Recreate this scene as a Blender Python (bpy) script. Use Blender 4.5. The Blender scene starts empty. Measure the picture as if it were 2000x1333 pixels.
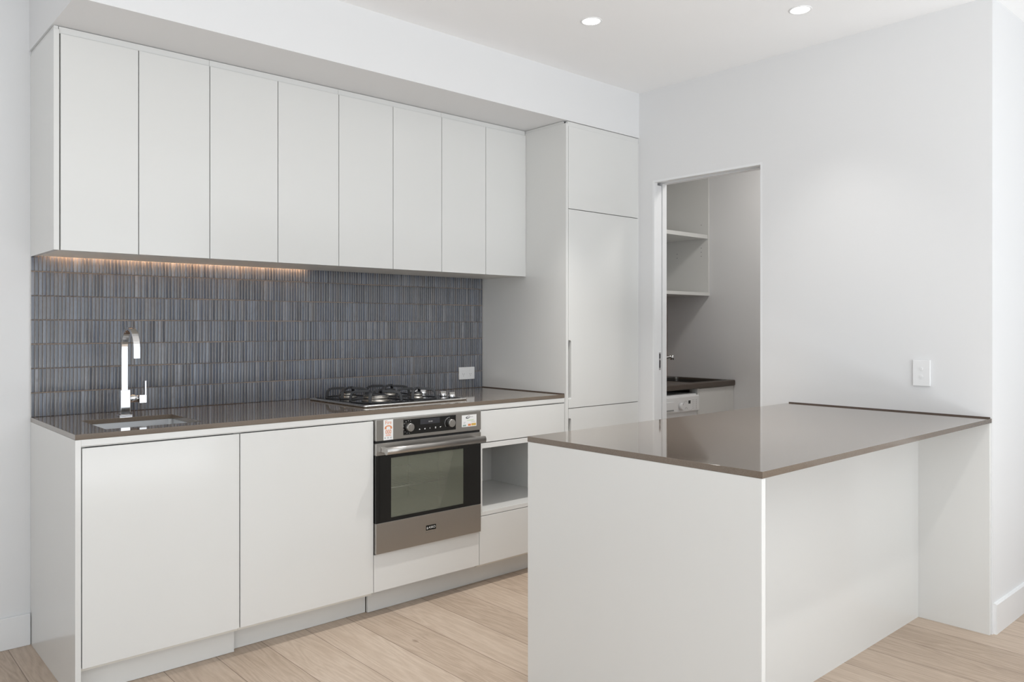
import bpy, bmesh, math, random
from mathutils import Vector, Matrix
PI = math.pi
random.seed(7)
SC = bpy.context.scene
COL = SC.collection

# ------------------------------------------------------------------ camera
# metres; back kitchen wall is y = 0, kitchen runs along +x from x = 0, room is towards -y
cam_d = bpy.data.cameras.new('camera')
cam = bpy.data.objects.new('camera', cam_d); COL.objects.link(cam)
cam.location = (-0.6906, -3.6748, 1.284)
cam.rotation_euler = (PI/2, 0, -0.7333)
cam_d.sensor_fit = 'HORIZONTAL'; cam_d.sensor_width = 36.0
cam_d.lens = 1542.66/2000*36.0
cam_d.shift_y = -(666.5-637.42)/2000
cam_d.clip_start = 0.05
SC.camera = cam

# ------------------------------------------------------------------ sky / daylight / exposure
wld = bpy.data.worlds.new('World'); SC.world = wld; wld.use_nodes = True
_bg = wld.node_tree.nodes['Background']
_bg.inputs[0].default_value = (0.86, 0.93, 1.0, 1); _bg.inputs[1].default_value = 0.12
SC.view_settings.view_transform = 'Standard'
SC.view_settings.look = 'None'
SC.view_settings.gamma = 1.0
SC.view_settings.use_curve_mapping = False
SC.view_settings.exposure = 0.04

def area(name, loc, rot, sx, sy, power, color=(1, 1, 1)):
    l = bpy.data.lights.new(name, 'AREA'); l.shape = 'RECTANGLE'
    l.size = sx; l.size_y = sy; l.energy = power; l.color = color
    o = bpy.data.objects.new(name, l); COL.objects.link(o)
    o.location = loc; o.rotation_euler = rot
    return o
# daylight through the glass doors at the rear of the living room and the window on the left
area('daylight_rear', (0.2, -6.15, 1.35), (PI/2, 0, 0), 5.0, 2.2, 70, (0.90, 0.955, 1.0))
# added unseen light near the floor, facing up to brighten the ceiling
area('ceiling_fill', (0.9, -5.35, 0.03), (PI, 0, 0), 6.4, 1.3, 165, (0.90, 0.955, 1.0))
area('daylight_left', (-3.35, -4.2, 1.35), (PI/2, 0, -PI/2), 3.0, 2.1, 5, (0.90, 0.955, 1.0))
area('daylight_right', (6.05, -4.45, 1.35), (PI/2, 0, PI/2), 3.0, 2.1, 5, (0.90, 0.955, 1.0))
area('left_upward_fill', (-3.20, -4.2, 0.60), (math.radians(150), 0, -PI/2), 3.0, 0.6, 57, (0.90, 0.955, 1.0))  # added unseen light tilted upward from the left, lifts the ceiling
# the laundry's own ceiling fitting, out of view above the door head
area('laundry_ceiling_light', (3.70, -1.30, 2.64), (0, 0, 0), 0.3, 0.3, 9, (1.0, 0.97, 0.93))
# spots; the loop adds unseen extras to brighten the aisle and near floor
def spot(loc, p, parent, name='downlight_lamp'):
    l = bpy.data.lights.new(name, 'SPOT'); l.energy = p; l.spot_size = math.radians(84); l.spot_blend = 0.75; l.shadow_soft_size = 0.035
    l.color = (1.0, 0.975, 0.94)
    o = bpy.data.objects.new(name, l); COL.objects.link(o); o.parent = parent; o.location = loc
    return o
for _p, _e in (((0.80, -1.2721), 6), ((1.38, -1.2721), 20), ((2.15, -3.4), 60)): spot((_p[0], _p[1], 2.645), _e, None, 'fill_spot')

# ------------------------------------------------------------------ helpers
def lin(r, g, b):
    f = lambda c: (c/255/12.92) if c/255 <= 0.04045 else ((c/255+0.055)/1.055)**2.4
    return (f(r), f(g), f(b), 1)

MATS = {}
def mat(name, col, rough=0.5, metal=0.0, spec=0.5, emit=None, estr=0, coat=0.0, aniso=0.0):
    m = bpy.data.materials.new(name); m.use_nodes = True
    b = m.node_tree.nodes['Principled BSDF']
    b.inputs['Base Color'].default_value = col
    b.inputs['Roughness'].default_value = rough
    b.inputs['Metallic'].default_value = metal
    b.inputs['Specular IOR Level'].default_value = spec
    if coat: b.inputs['Coat Weight'].default_value = coat; b.inputs['Coat Roughness'].default_value = 0.05
    if aniso: b.inputs['Anisotropic'].default_value = aniso
    if emit: b.inputs['Emission Color'].default_value = emit; b.inputs['Emission Strength'].default_value = estr
    MATS[name] = m
    return m
def nodes(m):
    nt = m.node_tree
    def N(t, **k):
        n = nt.nodes.new(t)
        for a, v in k.items(): setattr(n, a, v)
        return n
    return nt, N, nt.links.new, nt.nodes['Principled BSDF']

def paint(name, col, rough, bump=0.02, scale=900, spec=0.5):
    m = mat(name, col, rough, spec=spec); nt, N, L, b = nodes(m)
    tc = N('ShaderNodeTexCoord'); no = N('ShaderNodeTexNoise'); no.inputs['Scale'].default_value = scale
    no.inputs['Detail'].default_value = 3
    L(tc.outputs['Object'], no.inputs['Vector'])
    bp = N('ShaderNodeBump'); bp.inputs['Strength'].default_value = bump; bp.inputs['Distance'].default_value = 0.001
    L(no.outputs['Fac'], bp.inputs['Height']); L(bp.outputs['Normal'], b.inputs['Normal'])
    return m
M_WALL = paint('wall_paint', (0.77, 0.77, 0.772, 1), 0.6, 0.05, 350, 0.3)
M_CEIL = paint('ceiling_paint', (0.92, 0.92, 0.92, 1), 0.8, 0.03, 300, 0.2)
M_TRIM = paint('gloss_trim_paint', (0.82, 0.825, 0.83, 1), 0.3, 0.02, 200)
M_CAB = paint('cabinet_lacquer', (0.72, 0.718, 0.70, 1), 0.16, 0.006, 60, 0.5)
M_CARC = paint('cabinet_interior_melamine', (0.80, 0.78, 0.72, 1), 0.35, 0.01, 300)
M_SHADOW = mat('dark_gap_backing', (0.10, 0.10, 0.095, 1), 0.8)
M_WHITEPL = mat('white_plastic', (0.83, 0.83, 0.83, 1), 0.28)
M_GREYPL = mat('grey_plastic', (0.30, 0.30, 0.30, 1), 0.4)
M_BLACKPL = mat('black_plastic', (0.012, 0.012, 0.013, 1), 0.35)
M_CHROME = mat('chrome', (0.86, 0.86, 0.87, 1), 0.06, 1.0)
M_PULL = mat('grey_metal_pull', (0.36, 0.36, 0.35, 1), 0.35, 0.8)
M_GREYPULL = mat('grey_pull_finish', lin(150, 148, 144), 0.4)
M_SEAL = mat('brown_sealant', lin(88, 74, 66), 0.6)
M_IRON = mat('black_cast_iron', (0.030, 0.031, 0.034, 1), 0.45)
M_ENAMEL = mat('black_enamel', (0.010, 0.010, 0.011, 1), 0.10)
M_BURN = mat('burner_alloy', (0.42, 0.40, 0.37, 1), 0.35, 1.0)
M_BLKGLASS = mat('black_glass', (0.006, 0.006, 0.006, 1), 0.04)
M_DISPLAY = mat('display_glass', (0.035, 0.036, 0.042, 1), 0.12)
M_CAV = mat('oven_enamel', (0.58, 0.60, 0.49, 1), 0.35)
M_INK = mat('printed_grey', (0.45, 0.45, 0.45, 1), 0.5)
M_INKW = mat('printed_white', (0.72, 0.72, 0.70, 1), 0.5)
M_INKD = mat('printed_dark', (0.05, 0.05, 0.06, 1), 0.5)
M_ORANGE = mat('printed_orange', lin(222, 140, 92), 0.5)
M_PALEOR = mat('printed_pale_orange', lin(232, 178, 160), 0.5)
M_YELLOW = mat('printed_ochre', lin(206, 168, 84), 0.5)
M_TEAL = mat('printed_teal', lin(150, 168, 160), 0.5)
M_GREEN = mat('printed_pale_green', lin(196, 214, 176), 0.5)
M_STICK = mat('sticker_paper', (0.80, 0.80, 0.79, 1), 0.35)
M_LAUNTOP = mat('dark_brown_laminate', lin(82, 72, 64), 0.3)
M_SPLASH = mat('laundry_splash_tile', lin(176, 152, 136), 0.3)
M_LED = mat('led_glow', (1, 0.8, 0.6, 1), 0.5, emit=(1.0, 0.60, 0.34, 1), estr=26)
M_LAMP = mat('downlight_glow', (1, 1, 1, 1), 0.5, emit=(1.0, 0.97, 0.92, 1), estr=9)

def steel(name, col, rough, axis):
    m = mat(name, col, rough, 1.0); nt, N, L, b = nodes(m)
    tc = N('ShaderNodeTexCoord'); mp = N('ShaderNodeMapping'); no = N('ShaderNodeTexNoise')
    sc = [900, 900, 900]; sc[axis] = 4
    mp.inputs['Scale'].default_value = sc
    no.inputs['Scale'].default_value = 1; no.inputs['Detail'].default_value = 2
    L(tc.outputs['Object'], mp.inputs['Vector']); L(mp.outputs['Vector'], no.inputs['Vector'])
    mr = N('ShaderNodeMapRange'); mr.inputs['To Min'].default_value = rough-0.06; mr.inputs['To Max'].default_value = rough+0.08
    L(no.outputs['Fac'], mr.inputs['Value']); L(mr.outputs['Result'], b.inputs['Roughness'])
    bp = N('ShaderNodeBump'); bp.inputs['Strength'].default_value = 0.06; bp.inputs['Distance'].default_value = 0.0005
    L(no.outputs['Fac'], bp.inputs['Height']); L(bp.outputs['Normal'], b.inputs['Normal'])
    return m
M_STEEL = steel('brushed_steel', (0.47, 0.455, 0.435, 1), 0.32, 0)
M_SINK = steel('sink_steel', (0.80, 0.81, 0.82, 1), 0.36, 0)
M_DARKSTEEL = steel('dull_tub_steel', (0.16, 0.155, 0.145, 1), 0.3, 0)
M_TRAY = steel('cooktop_steel', (0.66, 0.655, 0.64, 1), 0.24, 0)

# stone benchtop: taupe engineered stone, polished, with a very fine fleck
M_STONE = mat('taupe_stone', lin(114, 102, 90), 0.06, spec=0.6, coat=0.35)
nt, N, L, b = nodes(M_STONE)
tc = N('ShaderNodeTexCoord'); vo = N('ShaderNodeTexNoise'); vo.inputs['Scale'].default_value = 420; vo.inputs['Detail'].default_value = 2
L(tc.outputs['Object'], vo.inputs['Vector'])
rp = N('ShaderNodeValToRGB'); rp.color_ramp.elements[0].position = 0.35; rp.color_ramp.elements[1].position = 0.70
rp.color_ramp.elements[0].color = lin(107, 95, 84); rp.color_ramp.elements[1].color = lin(121, 109, 97)
L(vo.outputs['Fac'], rp.inputs['Fac']); L(rp.outputs['Color'], b.inputs['Base Color'])

# glazed finger tiles: every tile (one loose piece of the mesh) gets its own tint
M_TILE = mat('blue_grey_glaze', lin(96, 104, 118), 0.2, spec=0.75)
nt, N, L, b = nodes(M_TILE)
ge = N('ShaderNodeNewGeometry'); rp = N('ShaderNodeValToRGB')
cr = rp.color_ramp; cr.elements[0].position = 0.0; cr.elements[0].color = lin(74, 77, 86)
cr.elements[1].position = 1.0; cr.elements[1].color = lin(124, 125, 131)
for p, c in ((0.2, (86, 90, 99)), (0.42, (86, 92, 106)), (0.6, (98, 102, 112)), (0.78, (95, 93, 96)), (0.9, (99, 107, 121))):
    e = cr.elements.new(p); e.color = lin(*c)
L(ge.outputs['Random Per Island'], rp.inputs['Fac'])
tc = N('ShaderNodeTexCoord'); no = N('ShaderNodeTexNoise'); no.inputs['Scale'].default_value = 38; no.inputs['Detail'].default_value = 5
L(tc.outputs['Object'], no.inputs['Vector'])
mx = N('ShaderNodeMix', data_type='RGBA'); mx.blend_type = 'MIX'
r2 = N('ShaderNodeValToRGB'); r2.color_ramp.elements[0].position = 0.52; r2.color_ramp.elements[1].position = 0.78
L(no.outputs['Fac'], r2.inputs['Fac'])
ml = N('ShaderNodeMath', operation='MULTIPLY'); ml.inputs[1].default_value = 0.55
L(r2.outputs['Color'], ml.inputs[0]); L(ml.outputs[0], mx.inputs['Factor'])
L(rp.outputs['Color'], mx.inputs['A']); mx.inputs['B'].default_value = lin(84, 80, 84)
# paler grey long edges on each tile, with the light they catch painted in
sn = N('ShaderNodeSeparateXYZ'); L(ge.outputs['True Normal'], sn.inputs[0])
ab = N('ShaderNodeMath', operation='ABSOLUTE'); L(sn.outputs['X'], ab.inputs[0])
er = N('ShaderNodeMapRange'); er.inputs['From Min'].default_value = 0.40; er.inputs['From Max'].default_value = 0.75; er.inputs['To Max'].default_value = 0.95
L(ab.outputs[0], er.inputs['Value'])
m4 = N('ShaderNodeMix', data_type='RGBA'); L(er.outputs['Result'], m4.inputs['Factor']); L(mx.outputs['Result'], m4.inputs['A']); m4.inputs['B'].default_value = lin(206, 203, 199)
L(m4.outputs['Result'], b.inputs['Base Color'])
n2 = N('ShaderNodeTexNoise'); n2.inputs['Scale'].default_value = 90
L(tc.outputs['Object'], n2.inputs['Vector'])
bp = N('ShaderNodeBump'); bp.inputs['Strength'].default_value = 0.12; bp.inputs['Distance'].default_value = 0.002
L(n2.outputs['Fac'], bp.inputs['Height']); L(bp.outputs['Normal'], b.inputs['Normal'])
M_GROUT = paint('brown_grout', lin(172, 154, 140), 0.9, 0.2, 500)

# oak boards running towards the back wall
M_FLOOR = mat('oak_boards', lin(190, 165, 140), 0.42, spec=0.4)
nt, N, L, b = nodes(M_FLOOR)
def MA(op, a, c=None, d=None):
    n = N('ShaderNodeMath', operation=op)
    for i, v in enumerate((a, c, d)):
        if v is None: continue
        if hasattr(v, 'links'): L(v, n.inputs[i])
        else: n.inputs[i].default_value = v
    return n.outputs[0]
tc = N('ShaderNodeTexCoord'); sx = N('ShaderNodeSeparateXYZ'); L(tc.outputs['Object'], sx.inputs[0])
PW = 0.1955; PL = 3.3
u = MA('DIVIDE', MA('SUBTRACT', sx.outputs['X'], 0.5070-PW*40), PW)
row = MA('FLOOR', u); fu = MA('FRACT', u)
wn = N('ShaderNodeTexWhiteNoise', noise_dimensions='1D'); L(row, wn.inputs['W'])
v = MA('ADD', MA('DIVIDE', sx.outputs['Y'], PL), MA('MULTIPLY', wn.outputs['Value'], 7.3))
cl = MA('FLOOR', v); fv = MA('FRACT', v)
cb = N('ShaderNodeCombineXYZ'); L(row, cb.inputs[0]); L(cl, cb.inputs[1])
w2 = N('ShaderNodeTexWhiteNoise', noise_dimensions='3D'); L(cb.outputs[0], w2.inputs['Vector'])
# grain coordinates: stretched along the board, shifted per board
gc = N('ShaderNodeCombineXYZ')
L(MA('ADD', MA('MULTIPLY', sx.outputs['X'], 9.0), MA('MULTIPLY', w2.outputs['Value'], 37.0)), gc.inputs[0])
L(MA('ADD', MA('MULTIPLY', sx.outputs['Y'], 0.75), MA('MULTIPLY', w2.outputs['Value'], 91.0)), gc.inputs[1])
g1 = N('ShaderNodeTexNoise'); g1.inputs['Scale'].default_value = 1.3; g1.inputs['Detail'].default_value = 2; g1.inputs['Distortion'].default_value = 0.6
L(gc.outputs[0], g1.inputs['Vector'])
rings = MA('FRACT', MA('MULTIPLY', g1.outputs['Fac'], 11.0))
tri = MA('ABSOLUTE', MA('SUBTRACT', MA('MULTIPLY', rings, 2.0), 1.0))
g2 = N('ShaderNodeTexNoise'); g2.inputs['Scale'].default_value = 16; g2.inputs['Detail'].default_value = 6; g2.inputs['Roughness'].default_value = 0.7
L(gc.outputs[0], g2.inputs['Vector'])
g3 = N('ShaderNodeTexNoise'); g3.inputs['Scale'].default_value = 5.0; g3.inputs['Detail'].default_value = 3
L(tc.outputs['Object'], g3.inputs['Vector'])
f = MA('ADD', MA('MULTIPLY', tri, 0.20), MA('MULTIPLY', g2.outputs['Fac'], 0.60))
f = MA('ADD', f, MA('MULTIPLY', g3.outputs['Fac'], 0.20))
f = MA('SUBTRACT', MA('ADD', f, MA('MULTIPLY', w2.outputs['Value'], 0.30)), 0.09)
rp = N('ShaderNodeValToRGB'); cr = rp.color_ramp
cr.elements[0].position = 0.25; cr.elements[0].color = lin(161, 142, 124)
cr.elements[1].position = 0.85; cr.elements[1].color = lin(204, 187, 170)
e = cr.elements.new(0.55); e.color = lin(186, 167, 149)
L(f, rp.inputs['Fac'])
ds = MA('MINIMUM', fu, MA('SUBTRACT', 1.0, fu))
de = MA('MINIMUM', fv, MA('SUBTRACT', 1.0, fv))
seam = MA('MAXIMUM', MA('LESS_THAN', ds, 0.0075), MA('LESS_THAN', de, 0.0004))
mx = N('ShaderNodeMix', data_type='RGBA'); L(MA('MULTIPLY', seam, 0.7), mx.inputs['Factor'])
L(rp.outputs['Color'], mx.inputs['A']); mx.inputs['B'].default_value = lin(92, 72, 54)
# small knots
kn = N('ShaderNodeTexVoronoi'); kn.inputs['Scale'].default_value = 2.3
km = N('ShaderNodeMapping'); km.inputs['Scale'].default_value = (1.6, 0.9, 1); L(tc.outputs['Object'], km.inputs['Vector']); L(km.outputs['Vector'], kn.inputs['Vector'])
kr = N('ShaderNodeMapRange'); kr.inputs['From Min'].default_value = 0.02; kr.inputs['From Max'].default_value = 0.05
kr.inputs['To Min'].default_value = 0.45; kr.inputs['To Max'].default_value = 0.0
L(kn.outputs['Distance'], kr.inputs['Value'])
m3 = N('ShaderNodeMix', data_type='RGBA'); L(kr.outputs['Result'], m3.inputs['Factor'])
L(mx.outputs['Result'], m3.inputs['A']); m3.inputs['B'].default_value = lin(104, 80, 60)
L(m3.outputs['Result'], b.inputs['Base Color'])
bp = N('ShaderNodeBump'); bp.inputs['Strength'].default_value = 0.25; bp.inputs['Distance'].default_value = 0.002
L(MA('SUBTRACT', MA('MULTIPLY', g2.outputs['Fac'], 0.3), seam), bp.inputs['Height']); L(bp.outputs['Normal'], b.inputs['Normal'])

# tinted oven window pane
M_PANE = bpy.data.materials.new('tinted_oven_glass'); M_PANE.use_nodes = True
nt = M_PANE.node_tree; nt.nodes.remove(nt.nodes['Principled BSDF']); out = nt.nodes['Material Output']
tr = nt.nodes.new('ShaderNodeBsdfTransparent'); tr.inputs[0].default_value = (0.93, 0.94, 0.90, 1)
gl = nt.nodes.new('ShaderNodeBsdfGlossy'); gl.inputs['Roughness'].default_value = 0.02
fr = nt.nodes.new('ShaderNodeFresnel'); fr.inputs[0].default_value = 1.6
mi = nt.nodes.new('ShaderNodeMixShader')
nt.links.new(fr.outputs[0], mi.inputs[0]); nt.links.new(tr.outputs[0], mi.inputs[1]); nt.links.new(gl.outputs[0], mi.inputs[2])
df = nt.nodes.new('ShaderNodeBsdfDiffuse'); df.inputs[0].default_value = (0.30, 0.31, 0.245, 1)
m2 = nt.nodes.new('ShaderNodeMixShader'); m2.inputs[0].default_value = 0.34
nt.links.new(mi.outputs[0], m2.inputs[1]); nt.links.new(df.outputs[0], m2.inputs[2])
nt.links.new(m2.outputs[0], out.inputs[0])

class MB:
    """collects shapes (world coordinates) and links them as ONE mesh object"""
    def __init__(s): s.bm = bmesh.new()
    def _in(s, bm2, smooth=False):
        vm = {}
        for v in bm2.verts: vm[v] = s.bm.verts.new(v.co)
        for f in bm2.faces:
            try: nf = s.bm.faces.new([vm[v] for v in f.verts]); nf.smooth = smooth
            except ValueError: pass
        bm2.free()
    def box(s, x0, x1, y0, y1, z0, z1, bev=0.0, seg=2):
        x0, x1 = min(x0, x1), max(x0, x1); y0, y1 = min(y0, y1), max(y0, y1); z0, z1 = min(z0, z1), max(z0, z1)
        t = bmesh.new(); bmesh.ops.create_cube(t, size=1.0)
        for v in t.verts:
            v.co = ((x0+x1)/2+v.co.x*(x1-x0), (y0+y1)/2+v.co.y*(y1-y0), (z0+z1)/2+v.co.z*(z1-z0))
        if bev: bmesh.ops.bevel(t, geom=list(t.edges), offset=min(bev, 0.45*min(x1-x0, y1-y0, z1-z0)), segments=seg, profile=0.5, affect='EDGES')
        s._in(t); return s
    def loft(s, loops, smooth=False, cap0=True, cap1=True):
        """loops: list of equally long closed loops of points"""
        rows = [[s.bm.verts.new(p) for p in lp] for lp in loops]
        n = len(rows[0])
        for a, c in zip(rows, rows[1:]):
            for i in range(n):
                j = (i+1) % n
                f = s.bm.faces.new((a[i], a[j], c[j], c[i])); f.smooth = smooth
        if cap0: s.bm.faces.new(rows[0][::-1])
        if cap1: s.bm.faces.new(rows[-1])
        return s
    def prism(s, poly, axis, a, b):
        """poly: 2-D points in the two other axes (order x,y,z without the axis)"""
        def P(p, t):
            q = list(p); q.insert(axis, t); return q
        return s.loft([[P(p, a) for p in poly], [P(p, b) for p in poly]])
    def cyl(s, c, axis, r, a, b, seg=28, r2=None, bev=0.0, smooth=True):
        """cylinder about axis through c (2-D centre in the other axes) from a to b"""
        r2 = r if r2 is None else r2
        prof = [(a, r), (b, r2)]
        if bev:
            sg = 1 if b > a else -1
            prof = [(a, r), (b-sg*bev, r2), (b-sg*bev*0.3, r2-bev*0.3), (b, r2-bev)]
        loops = []
        for t, rr in prof:
            lp = []
            for k in range(seg):
                q = [c[0]+rr*math.cos(2*PI*k/seg), c[1]+rr*math.sin(2*PI*k/seg)]; q.insert(axis, t); lp.append(q)
            loops.append(lp)
        return s.loft(loops, smooth)
    def lathe(s, prof, c, axis=2, seg=32, smooth=True, cap0=True, cap1=True):
        loops = []
        for rr, t in prof:
            lp = []
            for k in range(seg):
                q = [c[0]+rr*math.cos(2*PI*k/seg), c[1]+rr*math.sin(2*PI*k/seg)]; q.insert(axis, t); lp.append(q)
            loops.append(lp)
        return s.loft(loops, smooth, cap0, cap1)
    def sweep(s, path, wx, wy, up=Vector((1, 0, 0)), smooth=False, ring=None):
        """sweep a rectangle wx (along up) by wy, or an n-gon of radius wx when ring=n"""
        path = [Vector(p) for p in path]; loops = []
        for i, p in enumerate(path):
            t = (path[min(i+1, len(path)-1)]-path[max(i-1, 0)]).normalized()
            side = up-t*up.dot(t)
            if side.length < 1e-4: side = t.orthogonal()
            side.normalize(); n = t.cross(side).normalized()
            if ring:
                loops.append([p+side*wx*math.cos(2*PI*k/ring)+n*wy*math.sin(2*PI*k/ring) for k in range(ring)])
            else:
                loops.append([p+side*wx/2*a+n*wy/2*c for a, c in ((-1, -1), (1, -1), (1, 1), (-1, 1))])
        return s.loft(loops, smooth)
    def build(s, name, m, parent=None, bevel=0.0, fix=True):
        if fix: bmesh.ops.recalc_face_normals(s.bm, faces=list(s.bm.faces))
        me = bpy.data.meshes.new(name)
        off = Vector((0, 0, 0)); p = parent
        while p is not None: off += Vector(p.location); p = p.parent
        for v in s.bm.verts: v.co -= off
        s.bm.to_mesh(me); s.bm.free()
        me.materials.append(m)
        o = bpy.data.objects.new(name, me); COL.objects.link(o)
        if parent: o.parent = parent
        if bevel:
            md = o.modifiers.new('edge', 'BEVEL'); md.width = bevel; md.segments = 2; md.limit_method = 'ANGLE'; md.angle_limit = math.radians(40)
        return o

def thing(name, label, cat, loc=(0, 0, 0), group=None):
    o = bpy.data.objects.new(name, None); COL.objects.link(o); o.empty_display_size = 0.05
    o.location = loc; o['label'] = label; o['category'] = cat
    if group: o['group'] = group
    return o
def tag(o, label, cat, group=None):
    o['label'] = label; o['category'] = cat
    if group: o['group'] = group
    return o
def struct(o): o['kind'] = 'structure'; return o
def box(name, m, parent, x0, x1, y0, y1, z0, z1, bev=0.0):
    return MB().box(x0, x1, y0, y1, z0, z1, bev).build(name, m, parent)
def text(name, s, m, parent, loc, size, rot=(PI/2, 0, 0), depth=0.0002, sx=1.0, align='CENTER'):
    c = bpy.data.curves.new(name, 'FONT'); c.body = s; c.size = size; c.extrude = depth; c.align_x = align; c.align_y = 'CENTER'
    t = bpy.data.objects.new(name, c); COL.objects.link(t)
    dg = bpy.context.evaluated_depsgraph_get()
    me = bpy.data.meshes.new_from_object(t.evaluated_get(dg)); bpy.data.objects.remove(t); bpy.data.curves.remove(c)
    off = Vector((0, 0, 0)); p = parent
    while p is not None: off += Vector(p.location); p = p.parent
    from mathutils import Euler
    me.transform(Matrix.Translation(Vector(loc)-off) @ Euler(rot).to_matrix().to_4x4() @ Matrix.Diagonal((sx, 1, 1, 1)))
    me.materials.clear(); me.materials.append(m)
    o = bpy.data.objects.new(name, me); COL.objects.link(o); o.parent = parent
    return o

# ------------------------------------------------------------------ measured dimensions
W = 2.991            # right wall plane
WT = 3.107           # laundry side of the right wall
CE = 2.6587          # ceiling
YC = -2.5716         # corner where the right wall ends
D = 0.70             # bench depth
XT = 2.372           # tall cabinet's left face
ZC = 0.9157          # bench top
ST = 0.0185          # stone thickness
DU = 0.3946          # overhead cabinet depth
ZUB, ZUT = 1.5653, 2.3797
ZB = 2.3952          # bulkhead underside
DT = 0.7103
XL, YR, XR, XF = -3.5, -6.3, 6.2, 4.27
YLB = 0.05           # laundry back wall

# ------------------------------------------------------------------ the setting
struct(MB().box(XL-0.1, XR+0.1, YR-0.1, 0.2, -0.08, 0).build('floor', M_FLOOR))
struct(MB().box(XL-0.1, XR+0.1, YR-0.1, 0.2, CE, CE+0.1).build('ceiling', M_CEIL))
struct(MB().box(XL-0.1, W, 0.0, 0.15, 0, CE).build('wall_back', M_WALL))
# right wall with the pocket-door opening (two skins left of it: the pocket)
DY0, DY1, DZ = -1.503, -0.822, 2.118
m = MB()
m.box(W, 3.021, DY1+0.012, 0, 0, CE); m.box(3.068, WT, DY1+0.012, YLB, 0, CE)
m.box(W, 3.021, DY0-0.012, DY1+0.012, DZ+0.012, CE); m.box(3.068, WT, DY0-0.012, DY1+0.012, DZ+0.012, CE)
m.box(W, WT, YC, DY0-0.012, 0, CE)
struct(m.build('wall_right', M_WALL))
struct(MB().box(WT, XR, YC, YC+0.12, 0, CE).build('wall_front', M_WALL))
struct(MB().box(WT-0.039, XF+0.1, YLB, YLB+0.1, 0, CE).build('wall_laundry_back', M_WALL))
struct(MB().box(XF, XF+0.1, YC+0.12, YLB, 0, CE).build('wall_laundry_far', M_WALL))
# bulkhead over the kitchen run
struct(MB().box(-0.004, W, -DT, 0, ZB, CE, 0.0).build('trim_1', M_WALL))
# unseen part of the living room, with the openings the daylight comes through
m = MB(); m.box(XL-0.1, XL, YR, -5.8, 0, CE); m.box(XL-0.1, XL, -2.6, 0, 0, CE); m.box(XL-0.1, XL, -5.8, -2.6, 2.45, CE); m.box(XL-0.1, XL, -5.8, -2.6, 0, 0.28)
struct(m.build('wall_left', M_WALL))
m = MB(); m.box(XL, -2.1, YR-0.1, YR, 0, CE); m.box(4.5, XR, YR-0.1, YR, 0, CE); m.box(-2.1, 4.5, YR-0.1, YR, 2.48, CE)
struct(m.build('wall_rear', M_WALL))
m = MB(); m.box(XR, XR+0.1, YR, -6.0, 0, CE); m.box(XR, XR+0.1, -2.9, YC+0.12, 0, CE); m.box(XR, XR+0.1, -6.0, -2.9, 2.45, CE); m.box(XR, XR+0.1, -6.0, -2.9, 0, 0.28)
struct(m.build('wall_side', M_WALL))
m = MB()
for y in (-6.0, -4.48, -2.96): m.box(XR, XR+0.06, y, y+0.06, 0.28, 2.45)
m.box(XR, XR+0.06, -6.0, -2.9, 0.28, 0.34); m.box(XR, XR+0.06, -6.0, -2.9, 2.39, 2.45)
struct(m.build('window_3', M_PULL))
m = MB()
for x in (-2.1, -0.48, 1.17, 2.82, 4.43): m.box(x, x+0.07, YR-0.06, YR, 0, 2.48)
m.box(-2.1, 4.5, YR-0.06, YR, 0, 0.07); m.box(-2.1, 4.5, YR-0.06, YR, 2.41, 2.48)
struct(m.build('window_1', M_PULL))
m = MB()
for y in (-5.8, -4.23, -2.66): m.box(XL-0.06, XL, y, y+0.06, 0.28, 2.45)
m.box(XL-0.06, XL, -5.8, -2.6, 0.28, 0.34); m.box(XL-0.06, XL, -5.8, -2.6, 2.39, 2.45)
struct(m.build('window_2', M_PULL))
# skirting boards
struct(MB().box(XL, -0.002, -0.014, 0, 0, 0.126, 0.002).build('baseboard_left', M_TRIM))
m = MB(); m.prism([(YC-0.013, 0), (YC-0.013, 0.122), (YC-0.009, 0.127), (YC, 0.127), (YC, 0)], 0, W+0.012, XR)
struct(m.build('baseboard_right', M_TRIM))

# pocket door: frame, leaf pushed back into the wall, latch
dr = bpy.data.objects.new('door_1', None); COL.objects.link(dr); dr.location = (W, DY1, 0); dr['kind'] = 'structure'
MB().box(W-0.001, 3.021, DY1, DY1+0.012, 0, DZ).build('jamb', M_TRIM, dr)
MB().box(3.0685, WT+0.001, DY1, DY1+0.012, 0, DZ).build('jamb', M_TRIM, dr)
MB().box(W, WT, DY0-0.012, DY0, 0, DZ+0.012).build('jamb', M_TRIM, dr)
MB().box(W-0.001, 3.021, DY0, DY1+0.012, DZ, DZ+0.012).build('head_trim', M_TRIM, dr)
MB().box(3.0685, WT+0.001, DY0, DY1+0.012, DZ, DZ+0.012).build('head_trim', M_TRIM, dr)
MB().box(3.028, 3.062, DY0, DY1, DZ+0.006, DZ+0.03).build('track', M_TRIM, dr)
leaf = MB().box(3.0235, 3.0615, DY1+0.002, -0.03, 0.008, DZ-0.012, 0.001).build('door_leaf', M_TRIM, dr)
lt = MB().box(3.034, 3.052, DY1-0.0005, DY1+0.004, 1.028, 1.130, 0.0003).build('latch_plate', M_CHROME, leaf)
m = MB(); m.box(3.038, 3.048, DY1-0.0012, DY1+0.001, 1.040, 1.085); m.box(3.038, 3.048, DY1-0.0012, DY1+0.001, 1.095, 1.122)
m.build('latch_slot', M_INKD, lt)

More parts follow.
